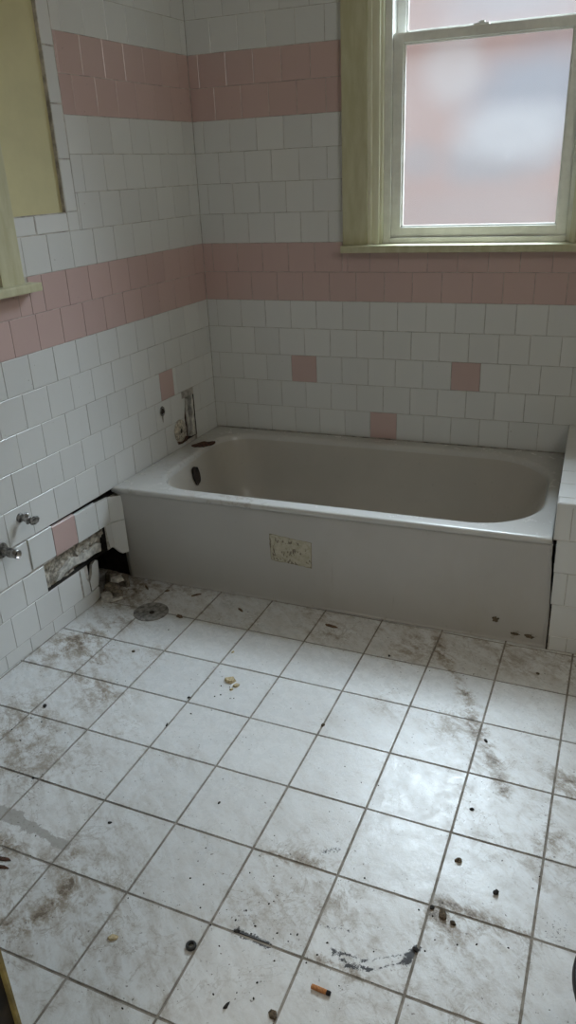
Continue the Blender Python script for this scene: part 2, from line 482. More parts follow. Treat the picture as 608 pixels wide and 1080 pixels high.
# bullnose trim strip beside and below the painted panel
z = 1.3215
W.tile(F0, zk(8), .787, z, WH)
while z < CEIL-.05:
    W.tile(F0, z, .7885, min(z+.15, CEIL), WH, c=.003); z += .15
W.tile(.787, zk(8), .934, 1.3205, WH, c=.003); W.tile(.934, zk(8), 1.03, 1.3205, WH, c=.003)
# ragged white edges round the slot
W.chunk([(.268, .402), (.252, .402), (.249, .45), (.254, .50), (.243, .55), (.240, .580), (.262, .580)], WH, d=.0005, depth=.02)
W.chunk([(.206, .405), (.166, .402), (.163, .580), (.180, .577), (.178, .555), (.188, .53), (.176, .50), (.190, .47), (.184, .44)], 'plaster', d=-.006, depth=.03)
wl = mb.build('wall_left', kind='structure')

# ------------------------------------------------------------------ back wall
BE = 2.3
WX0, WX1, WZ0, WZ1 = .700, 1.425, 1.130, 2.50      # window opening
mb = MB(); W = Wall(mb, back, (0, -1, 0))
W.holed(-.02, 0, BE, CEIL, [(WX0, WZ0, WX1, WZ1)], -.0016, 'grout')
W.pocket(WX0, WZ0, WX1, WZ1, -.0014, -.17, 'vinyl'); 
# drop the back face of that pocket (it is the last quad but four)
del mb.f[-5], mb.mi[-5], mb.tone[-5], mb.smooth[-5]
CL, CR = .612, 1.51
odd, even = .0985, .0425
def bcol(k):
    if k == 2: return lambda u: PK if (.37 < u < .48 or 1.02 < u < 1.13) else WH
    if k == 0: return lambda u: PK if .70 < u < .815 else WH
    return PK if k in (5, 6, 11, 12) else WH
for k in range(-4, 23):
    ph = .0469 if k == 0 else (.0375 if k == 2 else (odd if k % 2 else even))
    a, b = zk(k), min(zk(k+1), CEIL)
    if a < 0: continue
    rng = [(0, BE)] if b < 1.125 else [(0, CL), (CR, BE)]
    if k < 0: rng = [(1.49, BE)]
    if k == 6: W.row(a, 1.118, ph, [(CL, CR)], PK)
    W.row(a, b, ph, rng, bcol(k))
mb.build('wall_back', kind='structure')

# other walls, ceiling: closed in by plain painted surfaces
def slabbox(name, lo, hi, m):
    b = MB(); b.box(lo, hi, m); return b.build(name, kind='structure')
slabbox('wall_right', (BE, RY, 0), (BE+.1, 0, CEIL), 'cream_paint')
slabbox('ceiling', (-.5, -4.4, CEIL), (BE+.3, .2, CEIL+.1), 'ceiling')
DX0, DX1, DT = .955, 1.90, 2.05       # doorway
b = MB()
b.box((-.4, RY-.12, 0), (DX0-.03, RY, CEIL), 'hall')
b.box((DX1, RY-.12, 0), (BE+.1, RY, CEIL), 'hall')
b.box((DX0-.03, RY-.12, DT), (DX1, RY, CEIL), 'hall')
b.build('wall_front', kind='structure')
slabbox('wall_hallway_end', (-.4, -4.4, 0), (BE+.1, -4.3, CEIL), 'hall')
slabbox('wall_hallway_left', (-.5, -4.3, 0), (-.4, RY-.12, CEIL), 'hall')
slabbox('wall_hallway_right', (BE, -4.3, 0), (BE+.1, RY-.12, CEIL), 'hall')
# door frame: dark jamb with a worn yellow stop
dr = struct_root('door_1')
b = MB(); b.box((DX0-.055, RY-.02, 0), (DX0+.006, RY+.005, DT), 'wood_dark', .002); b.build('door_jamb', dr)
b = MB(); b.box((DX0+.0062, RY-.0035, 0), (DX0+.0125, RY+.001, DT), 'jamb_yellow', .001); b.build('door_stop', dr)

# ------------------------------------------------------------------ floor
FA = -.03555; OX, OY = -.07527, -.92036
def flo(j, i):   # grid -> world
    u, v = OX + P*j, -P*i
    return (u - v*math.tan(FA), OY + v + u*math.tan(FA))
# dirt: (x, y, radius, channel, strength)
BL = [(-.03, -.85, .12, 0, .9), (.02, -1.17, .075, 0, 1.25), (.147, -1.24, .08, 0, .85), (.08, -1.024, .09, 0, .75), (-.03, -1.28, .10, 0, .6), (.246, -1.412, .08, 0, .7),
      (.098, -1.573, .13, 0, .7), (.227, -1.693, .13, 0, .6), (.296, -1.165, .08, 0, .55), (.386, -1.64, .12, 0, .35), (.582, -1.70, .1, 0, .25),
      (.36, -1.97, .05, 0, .9), (.55, -2.02, .16, 0, .3), (.60, -1.88, .12, 0, .3), (.75, -2.05, .16, 0, .25),
      (1.084, -1.185, .07, 0, .55), (1.264, -1.211, .07, 0, .85), (1.064, -.921, .08, 0, .65), (1.585, -1.345, .06, 0, 1.1), (1.565, -1.535, .04, 0, .7),
      (1.353, -1.805, .045, 0, 1.2), (1.42, -1.82, .07, 0, .4), (1.184, -1.892, .12, 0, .45), (1.508, -1.595, .14, 0, .42), (1.463, -1.95, .16, 0, .25),
      (1.577, -1.765, .04, 2, .45), (.97, -1.915, .07, 0, .4), (.97, -1.93, .06, 2, .30), (1.2, -1.5, .25, 0, .22), (.95, -1.75, .2, 0, .15),
      (1.05, -1.80, .12, 0, .3), (.86, -2.15, .12, 0, .25), (1.35, -2.1, .2, 0, .22), (.18, -2.2, .4, 0, .6), (1.38, -1.35, .14, 0, .35), (.93, -1.30, .05, 0, .4),
      (.66, -1.55, .06, 0, .3), (.40, -1.48, .06, 0, .45), (1.21, -1.97, .035, 2, .28), (1.055, -1.915, .05, 2, .26), (.80, -.86, .08, 0, .3), (1.40, -.88, .09, 0, .45)]
SG = [((1.144, -.812), (1.277, -1.054), .022, 0, .95), ((1.277, -1.054), (1.34, -1.207), .024, 0, .95), ((1.34, -1.207), (1.39, -1.306), .022, 0, .8), ((1.39, -1.306), (1.434, -1.422), .018, 0, .8),
      ((.33, -1.875), (.50, -1.905), .016, 1, 1.0), ((.12, -1.84), (.33, -1.875), .022, 1, .9),
      ((.534, -1.93), (.575, -1.99), .020, 0, .5), ((.575, -1.99), (.575, -2.05), .018, 0, .5), ((.575, -2.05), (.545, -2.11), .018, 0, .55), ((.545, -2.11), (.47, -2.14), .018, 0, .55),
      ((.965, -1.972), (1.042, -1.980), .007, 2, 1.25), ((1.140, -1.932), (1.168, -1.948), .003, 2, .75), ((1.168, -1.948), (1.20, -1.966), .004, 2, 1.0), ((1.20, -1.966), (1.245, -1.962), .004, 2, 1.05), ((1.245, -1.962), (1.31, -1.918), .003, 2, .95),
      ((1.178, -1.944), (1.225, -1.950), .0035, 2, .8), ((1.225, -1.950), (1.306, -1.905), .0035, 2, .8), ((1.165, -1.95), (1.172, -1.985), .003, 2, .6),
      ((1.306, -1.922), (1.318, -1.888), .008, 2, 1.5), ((.948, -1.774), (1.089, -1.755), .016, 0, .75), ((1.333, -1.77), (1.525, -1.79), .012, 0, .75), ((1.12, -1.905), (1.20, -1.893), .004, 2, .7),
      ((1.15, -1.97), (1.235, -1.985), .010, 0, .8), ((.10, -1.34), (.36, -1.38), .03, 0, .5), ((.5, -1.555), (.62, -1.58), .02, 0, .35), ((1.07, -1.73), (1.10, -1.71), .010, 2, .75)]
BLa, SGa = BL, SG
def dirt(x, y, ed=1.0):  # floor dirt, plus some of the tub's shade in the row by it
    c = [0.0, 0.0, 0.0]
    c[0] = .07 + .16*max(0, min(1, (.35-x)/.5)) + .12*max(0, min(1, (x-1.2)/.3)) + .16*max(0, min(1, (-1.75-y)/.4))
    if y > -.95: c[0] += (.40 + .35*noise.noise(Vector((x*6, y*6, 0))))*min(1, (y+.95)/.06)  # dirtier row by the tub, with some of its shade coloured in
    c[0] += (.10 + .35*c[0])*math.exp(-(ed/.013)**2)
    for bx, by, r, ch, s in BLa:
        q = ((x-bx)**2 + (y-by)**2)/(r*r)
        if q < 6: c[ch] += s*math.exp(-q)
    for (ax, ay), (bx, by), r, ch, s in SGa:
        dx, dy = bx-ax, by-ay; L2 = dx*dx+dy*dy
        t = max(0, min(1, ((x-ax)*dx + (y-ay)*dy)/L2))
        q = ((x-ax-t*dx)**2 + (y-ay-t*dy)**2)/(r*r)
        if q < 6: c[ch] += s*math.exp(-q)
    return tuple(min(1.6, k) for k in c)
mb = MB()
GZ = -.0018
mb.poly([(-.5, -4.3, GZ), (BE+.1, -4.3, GZ), (BE+.1, .02, GZ), (-.5, .02, GZ)], 'floor_grout', want=(0, 0, 1))
mb.box((-.5, -4.3, -.1), (BE+.1, .02, GZ-.004), 'floor_grout')
GAP = .0030
for i in range(-4, 17):
    for j in range(-2, 12):
        cx, cy = flo(j+.5, i+.5)
        if cx < -.32 or cx > BE or cy < -4.2 or cy > -.05: continue
        seen = -2.3 < cy < -.7 and -.25 < cx < 1.8
        n = 28 if seen else 2
        jit = [random.gauss(0, .0008) for _ in range(3)]; t = min(1, max(0, random.gauss(.5, .3)))
        e0 = GAP/P
        st = [e0 + (1-2*e0)*k/n for k in range(n+1)]
        ids = []
        for a in st:
            r = []
            for c in st:
                x, y = flo(j+c, i+a)
                z = jit[0]*.3 + jit[1]*(a-.5)*.5 + jit[2]*(c-.5)*.5
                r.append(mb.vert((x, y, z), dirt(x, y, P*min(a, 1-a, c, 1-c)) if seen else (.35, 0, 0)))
            ids.append(r)
        for a in range(n):
            for c in range(n):
                mb.face([ids[a][c], ids[a][c+1], ids[a+1][c+1], ids[a+1][c]], 'floor_tile', t, (0, 0, 1))
        # edges down to the joint
        per = [ids[0][c] for c in range(n)] + [ids[a][n] for a in range(n)] + [ids[n][c] for c in range(n, 0, -1)] + [ids[a][0] for a in range(n, 0, -1)]
        low = []
        for q in per:
            x, y, z = mb.v[q]; dx, dy = x-cx, y-cy; L = math.hypot(dx, dy)
            low.append(mb.vert((x+dx/L*.0008, y+dy/L*.0008, GZ-.002), mb.dirt[q]))
        for k in range(len(per)):
            k2 = (k+1) % len(per); q = [per[k], per[k2], low[k2], low[k]]
            mid = sum((Vector(mb.v[w]) for w in q), Vector())/4
            mb.face(q, 'floor_tile', t, mid-Vector((cx, cy, -.3)))
mb.build('floor', kind='structure')

# ------------------------------------------------------------------ windows
win = struct_root('window_1')
b = MB()
b.box((.600, -.022, 1.146), (.694, .0, 2.52), 'trim', .004)          # left casing
b.box((1.420, -.022, 1.146), (1.515, .0, 2.52), 'trim', .004)
b.box((.590, -.024, 2.52), (1.525, .0, 2.63), 'trim', .004)
b.build('casing', win)
b = MB(); b.box((.598, -.050, 1.1205), (1.535, .06, 1.146), 'trim', .004); b.build('stool', win)
b = MB()
for x0, x1, y0, y1 in ((.694, .708, -.016, .03), (.708, .733, -.002, .10), (.733, .742, .012, .10)):
    b.box((x0, y0, 1.146), (x1, y1, 2.53), 'trim_lit', .003)
for x0, x1, y0, y1 in ((1.408, 1.420, -.016, .03), (1.402, 1.41, .0, .10)):
    b.box((x0, y0, 1.146), (x1, y1, 2.53), 'trim_lit', .002)
b.box((.694, -.002, 2.47), (1.42, .10, 2.52), 'trim', .003)
b.build('jamb_stops', win)
b = MB()   # vinyl frame
b.box((.742, .030, 1.146), (.768, .135, 2.47), 'vinyl', .003)
b.box((1.388, .030, 1.146), (1.404, .135, 2.47), 'vinyl', .003)
b.box((.768, .030, 1.146), (1.388, .135, 1.166), 'vinyl', .003)
b.box((.768, .030, 2.445), (1.388, .135, 2.47), 'vinyl', .003)
b.box((.768, .094, 1.80), (.784, .10, 2.445), 'vinyl', .001)
b.build('window_frame', win)
def sash(name, x0, x1, z0, z1, y0, y1, wl_, wr, wb, wt):
    s_ = MB()
    s_.box((x0, y0, z0), (x0+wl_, y1, z1), 'vinyl', .003)
    s_.box((x1-wr, y0, z0), (x1, y1, z1), 'vinyl', .003)
    s_.box((x0+wl_-.002, y0+.001, z0), (x1-wr+.002, y1-.001, z0+wb), 'vinyl', .003)
    s_.box((x0+wl_-.002, y0+.001, z1-wt), (x1-wr+.002, y1-.001, z1), 'vinyl', .003)
    ym = (y0+y1)/2
    for a in ((x0+wl_, z0+wb, x0+wl_+.006, z1-wt), (x1-wr-.006, z0+wb, x1-wr, z1-wt), (x0+wl_, z0+wb, x1-wr, z0+wb+.006), (x0+wl_, z1-wt-.006, x1-wr, z1-wt)):
        s_.box((a[0], ym-.010, a[1]), (a[2], ym+.004, a[3]), 'vinyl', .0015)
    o = s_.build(name, win)
    g_ = MB(); g_.box((x0+wl_-.004, ym-.002, z0+wb-.004), (x1-wr+.004, ym+.002, z1-wt+.004), 'glass')
    # one sheet: keep only its room side face so light is scattered once
    g_ = MB(); g_.poly([(x0+wl_-.004, ym, z0+wb-.004), (x1-wr+.004, ym, z0+wb-.004), (x1-wr+.004, ym, z1-wt+.004), (x0+wl_-.004, ym, z1-wt+.004)], 'glass', want=(0, -1, 0))
    g_.build('pane', o)
    return o
low = sash('lower_sash', .769, 1.387, 1.167, 1.820, .045, .085, .034, .034, .034, .030)
up = sash('upper_sash', .769, 1.387, 1.800, 2.444, .092, .130, .030, .030, .026, .03)
b = MB()
b.box((1.035, .050, 1.820), (1.085, .078, 1.826), 'vinyl', .002); b.box((1.05, .054, 1.826), (1.07, .072, 1.833), 'vinyl', .002)
b.build('sash_lock', low)

# window on the left wall: only the near end of its casing and stool is in view
w2 = struct_root('window_2')
def lbox(b, u0, u1, v0, v1, d0, d1, m, bev=.003):
    b.box((u0, v0, d0), (u1, v1, d1), m, bev, xf=lambda c: left(c.x, c.y, c.z))
b = MB(); lbox(b, 1.029, 1.118, 1.140, 2.2, -.014, .012, 'trim'); lbox(b, 1.029, 2.1, 2.2, 2.3, -.014, .012, 'trim'); lbox(b, 2.03, 2.12, 1.14, 2.2, -.014, .012, 'trim'); o = b.build('casing', w2); fix_normals(o)
b = MB(); lbox(b, .999, 2.15, 1.117, 1.141, -.014, .048, 'trim', .004); o = b.build('stool', w2); fix_normals(o)
b = MB(); lbox(b, 1.118, 2.03, 1.141, 2.2, -.013, -.004, 'wood_dark', .001); o = b.build('dark_filler_board', w2); fix_normals(o)  # board added to close the opening; dark colour stands for the jamb's shade

# ------------------------------------------------------------------ tiled ledge at the foot of the bathtub
mb = MB()
LXL, LZ, LY = 1.4695, .502, -.762
FR = Wall(mb, lambda u, v, d=0: Vector((u, LY-d, v)), (0, -1, 0))
TP = Wall(mb, lambda u, v, d=0: Vector((u, v, LZ+d)), (0, 0, 1))
SD = Wall(mb, lambda u, v, d=0: Vector((LXL-d, u, v)), (-1, 0, 0))
FR.quad(1.4705, .382, BE, LZ-.004, -.0016, 'grout'); FR.quad(1.487, 0, BE, .382, -.0016, 'grout')
mb.poly([(1.482, LY+.003, 0), (1.482, LY+.003, H), (1.60, LY+.003, H), (1.60, LY+.003, 0)], 'dark_rust', want=(0, -1, 0))
TP.quad(1.4705, LY+.003, BE, 0, -.0016, 'grout')
SD.quad(LY+.003, 0, 0, LZ-.004, -.0016, 'grout')
FR.row(.384, LZ-.001, 1.5145, [(LXL, BE)], WH)
# right hand rows, broken edge along the bathtub
FR.row(.276, .384, 1.480+T, [(1.4795, BE)], WH)
FR.row(.166, .276, 1.521, [(1.4815, BE)], WH)
FR.row(.054, .166, 1.487+T, [(1.486, BE)], WH)
FR.row(.002, .054, 1.5425, [(1.4905, BE)], WH)
for q in range(6): TP.tile(LXL+.15*q, LY, min(LXL+.15*(q+1), BE), LY+.05, WH, c=.004)
for r in range(7):
    y0 = LY+.05+r*T
    TP.row(y0, min(y0+T, -.002), LXL + (.0 if r % 2 else .055), [(LXL, BE)], WH)
SD.row(.384, LZ-.001, -.05, [(LY, 0)], WH)
mb.build('wall_ledge', kind='structure')

# ------------------------------------------------------------------ bathtub
XR = 1.4675
def xl(y): return SK*y + .0015 if y > -.80 else SK*y
TF = -.772
tub = thing('bathtub', (.71, -.38, 0), 'worn white enamelled bathtub built in along the tiled back wall', 'bathtub')
def loc(p): return (p[0]-.71, p[1]+.38, p[2])
def rrect_sdf(x, y, R):
    x0, x1, y0, y1, rl, rr = R
    r = rl if x < (x0+x1)/2 else rr
    cx, cy, hx, hy = (x0+x1)/2, (y0+y1)/2, (x1-x0)/2, (y1-y0)/2
    qx, qy = abs(x-cx)-hx+r, abs(y-cy)-hy+r
    return math.hypot(max(qx, 0), max(qy, 0)) + min(max(qx, qy), 0) - r
CX, CY = .75, -.395
def hit(an, R):
    lo, hi = 0.0, 1.2; dx, dy = math.cos(an), math.sin(an)
    for _ in range(40):
        m_ = (lo+hi)/2
        if rrect_sdf(CX+dx*m_, CY+dy*m_, R) < 0: lo = m_
        else: hi = m_
    return CX+dx*lo, CY+dy*lo
def outer(an, ins):
    dx, dy = math.cos(an), math.sin(an); best = 9
    x1, y0, y1 = XR-ins, TF+ins, -.0015-ins
    if dx > 1e-9: best = min(best, (x1-CX)/dx)
    if dy > 1e-9: best = min(best, (y1-CY)/dy)
    if dy < -1e-9: best = min(best, (y0-CY)/dy)
    # left edge follows the skewed wall: x = SK*y + .0015 + ins
    den = dx - SK*dy
    if den < -1e-9: best = min(best, (SK*CY+.0015+ins-CX)/den)
    return CX+dx*best, CY+dy*best
corners = [(XR, TF), (XR, -.0015), (SK*-.0015+.0015, -.0015), (SK*TF+.0015, TF)]
an_c = [math.atan2(y-CY, x-CX) % (2*math.pi) for x, y in corners]
# sample evenly along the inner lip so that the bends stay smooth
R0 = (.076, 1.433, -.715, -.072, .15, .235)
raw = [2*math.pi*k/4000 for k in range(4000)]
pts = [hit(a, R0) for a in raw]
acc = [0]
for a, c in zip(pts, pts[1:]): acc.append(acc[-1]+math.hypot(c[0]-a[0], c[1]-a[1]))
NS = 220; angs = []
k = 0
for q in range(NS):
    t_ = acc[-1]*q/NS
    while acc[k] < t_: k += 1
    angs.append(raw[k])
for c in an_c:
    i_ = min(range(len(angs)), key=lambda q: abs(angs[q]-c)); angs[i_] = c
angs = sorted(set(angs))
mb = MB(); rings = []
def dt(x, y, kind):
    """dirt on rim and in the bowl"""
    if kind == 'rim':
        d = .04 + .42*math.exp(-((x-.42)/.22)**2)*(y < -.70) + .25*math.exp(-((x-1.15)/.10)**2)*(y < -.70)
        if x < .09: d = max(d, .34)
        return d
    return .05 if kind == 'bowl' else .5
for ins, z_ in ((.012, H-.021), (.003, H-.020), (0, H-.016), (0, H-.009), (.002, H-.004), (.006, H-.001), (.012, H)):
    rings.append([mb.vert(loc((*outer(a, ins), z_)), dt(*outer(a, ins), 'rim')) for a in angs])
def insR(d): return (R0[0]+d, R0[1]-d, R0[2]+d, R0[3]-d, max(.02, R0[4]-d), max(.02, R0[5]-d))
for R_, z_ in ((insR(-.014), H+.0005), (insR(-.006), H), (insR(0), H-.003), (insR(.005), H-.009), (insR(.009), H-.02),
               ((.098, 1.405, -.700, -.088, .15, .24), H-.06), ((.110, 1.365, -.690, -.100, .16, .25), H-.13), ((.125, 1.31, -.678, -.113, .16, .25), .19),
               ((.145, 1.255, -.660, -.13, .16, .24), .13), ((.175, 1.20, -.63, -.16, .15, .22), .095), ((.225, 1.13, -.58, -.21, .13, .18), .078), ((.35, 1.0, -.5, -.29, .08, .1), .072)):
    kd = 'rim' if z_ > H-.012 else ('bowl' if z_ > .12 else 'floor')
    rings.append([mb.vert(loc((*hit(a, R_), z_)), dt(*hit(a, R_), kd)) for a in angs])
NA = len(angs)
for k_, (ra, rb) in enumerate(zip(rings, rings[1:])):
    for q in range(NA):
        mb.face([ra[q], ra[(q+1) % NA], rb[(q+1) % NA], rb[q]], 'enamel' if k_ < 11 else 'bowl', smooth=True)
mb.face(rings[-1], 'bowl', smooth=True)
o = mb.build('basin', tub)
bm = bmesh.new(); bm.from_mesh(o.data); bmesh.ops.recalc_face_normals(bm, faces=bm.faces[:])
bm.faces.ensure_lookup_table()
if bm.faces[-1].normal.z < 0: bmesh.ops.reverse_faces(bm, faces=bm.faces[:])
bm.to_mesh(o.data); bm.free()
# front apron
mb = MB(); nx, nz = 90, 30; gr = []
ztop = H-.018
def apr(s_, t_):
    """s along, t up"""
    x = (-.0515+.0035*t_)*(1-s_) + (1.4885-.0195*t_)*s_
    y = (-.733-.030*t_)*(1-s_) + (-.756-.0095*t_)*s_
    z_ = .003 + (ztop-.003)*t_
    y -= .006*math.exp(-((t_-.10)/.07)**2)*0
    y -= .0025*math.sin(math.pi*t_)*math.sin(math.pi*s_)
    return (x, y, z_)
for i in range(nz+1):
    gr.append([])
    for j in range(nx+1):
        s_, t_ = j/nx, i/nz
        x, y, z_ = apr(s_, t_)
        if j == nx: x += .0025*noise.noise(Vector((0, 0, z_*45)))
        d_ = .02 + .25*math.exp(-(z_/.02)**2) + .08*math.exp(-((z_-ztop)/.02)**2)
        for bx, bz, br, bs in ((1.391, .036, .014, .5), (1.434, .038, .018, .5), (.78, .335, .02, .3), (1.10, .335, .03, .25), (1.46, .34, .03, .4)):
            d_ += bs*math.exp(-((x-bx)**2+(z_-bz)**2)/br**2)
        gr[-1].append(mb.vert(loc((x, y, z_)), d_))
for i in range(nz):
    for j in range(nx):
        mb.face([gr[i][j], gr[i][j+1], gr[i+1][j+1], gr[i+1][j]], 'apron', want=(0, -1, 0), smooth=True)
bk_ = [[mb.vert((mb.v[q][0], mb.v[q][1]+.010, mb.v[q][2]), .5) for q in r] for r in gr]
for line, lb in ((gr[0], bk_[0]), (gr[-1], bk_[-1]), ([r[0] for r in gr], [r[0] for r in bk_]), ([r[-1] for r in gr], [r[-1] for r in bk_])):
    for q in range(len(line)-1): mb.face([line[q], line[q+1], lb[q+1], lb[q]], 'apron')
for i in range(nz):
    for j in range(nx):
        mb.face([bk_[i][j], bk_[i+1][j], bk_[i+1][j+1], bk_[i][j+1]], 'apron')
mb.build('apron', tub)
# paper label on the apron
mb = MB(); cor = [(.556, .178), (.706, .166), (.7115, .2665), (.556, .2815)]
n = 14; gr = []
for i in range(n+1):
    gr.append([])
    for j in range(n+1):
        s_, t_ = j/n, i/n
        x = (cor[0][0]*(1-s_)+cor[1][0]*s_)*(1-t_) + (cor[3][0]*(1-s_)+cor[2][0]*s_)*t_
        z_ = (cor[0][1]*(1-s_)+cor[1][1]*s_)*(1-t_) + (cor[3][1]*(1-s_)+cor[2][1]*s_)*t_
        jx = .0025*noise.noise(Vector((x*60, z_*60, 2))) if i in (0, n) or j in (0, n) else 0
        tt = (z_-.003)/(ztop-.003); ss = (x+.05)/1.53
        y = apr(ss, tt)[1]-.0011
        e_ = .75 if i in (0, n) or j in (0, n) else (.25 if i in (1, n-1) or j in (1, n-1) else 0)
        gr[-1].append(mb.vert(loc((x+jx, y, z_+jx)), e_))
for i in range(n):
    for j in range(n):
        mb.face([gr[i][j], gr[i][j+1], gr[i+1][j+1], gr[i+1][j]], 'label', want=(0, -1, 0))
o = mb.build('paper_label', tub); o['label'] = 'yellowed torn paper label with illegible print'
# overflow opening: a corroded oval with a dirty rim, let into the drain end
def ell(name, c, ax, ay, nrm, a, b_, m, depth=.004, seg=28, parent=None, wob=.0, loco=False):
    mb = MB(); c, ax, ay, nrm = Vector(c), Vector(ax).normalized(), Vector(ay).normalized(), Vector(nrm).normalized()
    top, bot = [], []
    for q in range(seg):
        t_ = 2*math.pi*q/seg
        w_ = 1 + wob*noise.noise(Vector((math.cos(t_)*1.7, math.sin(t_)*1.7, a*300)))
        p_ = c + ax*a*w_*math.cos(t_) + ay*b_*w_*math.sin(t_)
        top.append(mb.vert(loc(p_+nrm*depth) if loco else p_+nrm*depth)); bot.append(mb.vert(loc(p_-nrm*.002) if loco else p_-nrm*.002))
    mid = [mb.vert(tuple(Vector(mb.v[i_])*.55 + Vector(loc(c) if loco else c)*.45 - nrm*0)) for i_ in top]
    for q in range(seg):
        q2 = (q+1) % seg
        mb.face([top[q], top[q2], bot[q2], bot[q]], m)
        mb.face([top[q], top[q2], mid[q2], mid[q]], m, want=nrm)
    mb.face(mid, m, want=nrm)
    return mb.build(name, parent)
o = ell('overflow_opening', (.1035, -.418, .318), (0, 1, 0), (-.16, 0, 1), (1, 0, .16), .027, .036, 'dark_rust', .004, parent=tub, wob=.25, loco=True)
o['label'] = 'dark corroded overflow opening'
# rusted patch on the rim
mb = MB(); outl = []
N = 30
for q in range(N):
    t_ = 2*math.pi*q/N; w_ = 1+.55*noise.noise(Vector((math.cos(t_)*1.5, math.sin(t_)*1.5, 4.2)))
    a_, b2 = .046*w_*math.cos(t_), .030*w_*math.sin(t_)
    ca, sa = math.cos(math.radians(56)), math.sin(math.radians(56))
    outl.append((.058+a_*ca-b2*sa, -.262+a_*sa+b2*ca))
top = [mb.vert(loc((x, y, H+.0032))) for x, y in outl]; bot = [mb.vert(loc((x, y, H-.002))) for x, y in outl]
ctr = mb.vert(loc((.058, -.262, H+.004)))
for q in range(N):
    q2 = (q+1) % N
    mb.face([top[q], top[q2], bot[q2], bot[q]], 'rust'); mb.face([top[q], top[q2], ctr], 'rust', want=(0, 0, 1))
o = mb.build('rust_patch', tub); o['label'] = 'brown rusted patch in the rim enamel'
for c_, sx, sz in (((1.324, .082), .009, .008), ((1.385, .036), .016, .004), ((1.428, .036), .014, .008)):
    tt = (c_[1]-.003)/(ztop-.003); ss = (c_[0]+.05)/1.53
    o = ell('enamel_chip', (c_[0], apr(ss, tt)[1]-.0012, c_[1]), (1, 0, 0), (0, 0, 1), (0, -1, 0), sx, sz, 'crumb_brown', .0004, seg=14, parent=tub, wob=.9, loco=True)
    o['label'] = 'small dark chip in the enamel front'

# ------------------------------------------------------------------ fittings in the left wall
# stop valve
def L3(u, v, d): return left(u, v, d)
vu, vv = 1.212, .462
t = thing('stop_valve', left(vu, vv, 0), 'small tarnished chrome stop valve with oval handle on the tiled wall', 'valve')
def rel(p, t_): return tuple(Vector(p)-t_.location)
U = Vector((SK, 1, 0)).normalized()          # towards the back wall
b = MB(); b.tube([rel(L3(vu, vv, -.003), t), rel(L3(vu, vv, .006), t)], [.017, .013], 'dull_metal', 20); b.build('wall_flange', t)
b = MB()
b.tube([rel(L3(vu, vv, 0), t), rel(L3(vu, vv, .022), t)], .0065, 'dull_metal', 14)
b.tube([rel(L3(vu, vv, .018), t), rel(L3(vu, vv, .022), t), rel(L3(vu, vv, .036), t), rel(L3(vu, vv, .040), t)], [.008, .0105, .0105, .008], 'chrome', 16)
b.tube([rel(L3(vu, vv+.004, .029), t), rel(L3(vu, vv+.020, .029), t)], [.0075, .0065], 'chrome', 14)
b.tube([rel(L3(vu, vv-.016, .029), t), rel(L3(vu, vv-.004, .029), t)], [.0055, .0065], 'dull_metal', 14)
b.build('valve_body', t)
b = MB(); b.tube([rel(L3(vu, vv, .038), t), rel(L3(vu, vv, .056), t)], .004, 'dull_metal', 12); b.build('stem', t)
b = MB(); hc = Vector(rel(L3(vu, vv, .058), t)); seg = 30; rr = []
for o_, k_ in ((-.004, .8), (-.002, 1), (.003, 1), (.005, .75)):
    rr.append([b.vert(hc + NL*o_ + (U*math.cos(2*math.pi*q/seg)*.0195 + Vector((0, 0, 1))*math.sin(2*math.pi*q/seg)*.0125)*k_*(1+.05*math.cos(8*2*math.pi*q/seg))) for q in range(seg)])
for a_, c_ in zip(rr, rr[1:]):
    for q in range(seg): b.face([a_[q], a_[(q+1) % seg], c_[(q+1) % seg], c_[q]], 'dull_metal', smooth=True)
b.face(rr[0][::-1], 'dull_metal'); b.face(rr[-1], 'dull_metal')
b.build('handle', t)
# drain stub of the removed basin
pu, pv = 1.311, .396
t = thing('drain_pipe', left(pu, pv, 0), 'tarnished chrome waste pipe stub sticking out of the wall below the valve', 'pipe')
b = MB(); b.tube([rel(L3(pu, pv, -.003), t), rel(L3(pu, pv, .006), t)], [.028, .024], 'dull_metal', 24); b.build('wall_flange', t)
b = MB(); b.tube([rel(L3(pu, pv, 0), t), rel(L3(pu, pv, .040), t)], .0135, 'dull_metal', 20); b.tube([rel(L3(pu, pv, .034), t), rel(L3(pu, pv-.001, .052), t)], .0155, 'dull_metal', 8, smooth=False); b.build('pipe', t)
b = MB(); rr = []; seg = 20
for d_, r_ in ((.052, .0145), (.070, .0140), (.070, .0115), (.054, .0112)):
    c_ = Vector(rel(L3(pu, pv-.001, d_), t)); rr.append([b.vert(c_+U*math.cos(2*math.pi*q/seg)*r_+Vector((0, 0, 1))*math.sin(2*math.pi*q/seg)*r_) for q in range(seg)])
for a_, c_ in zip(rr, rr[1:]):
    for q in range(seg): b.face([a_[q], a_[(q+1) % seg], c_[(q+1) % seg], c_[q]], 'chrome', smooth=True)
b.face(rr[-1], 'void'); o = b.build('open_end', t); o['label'] = 'bright cut end of the pipe'
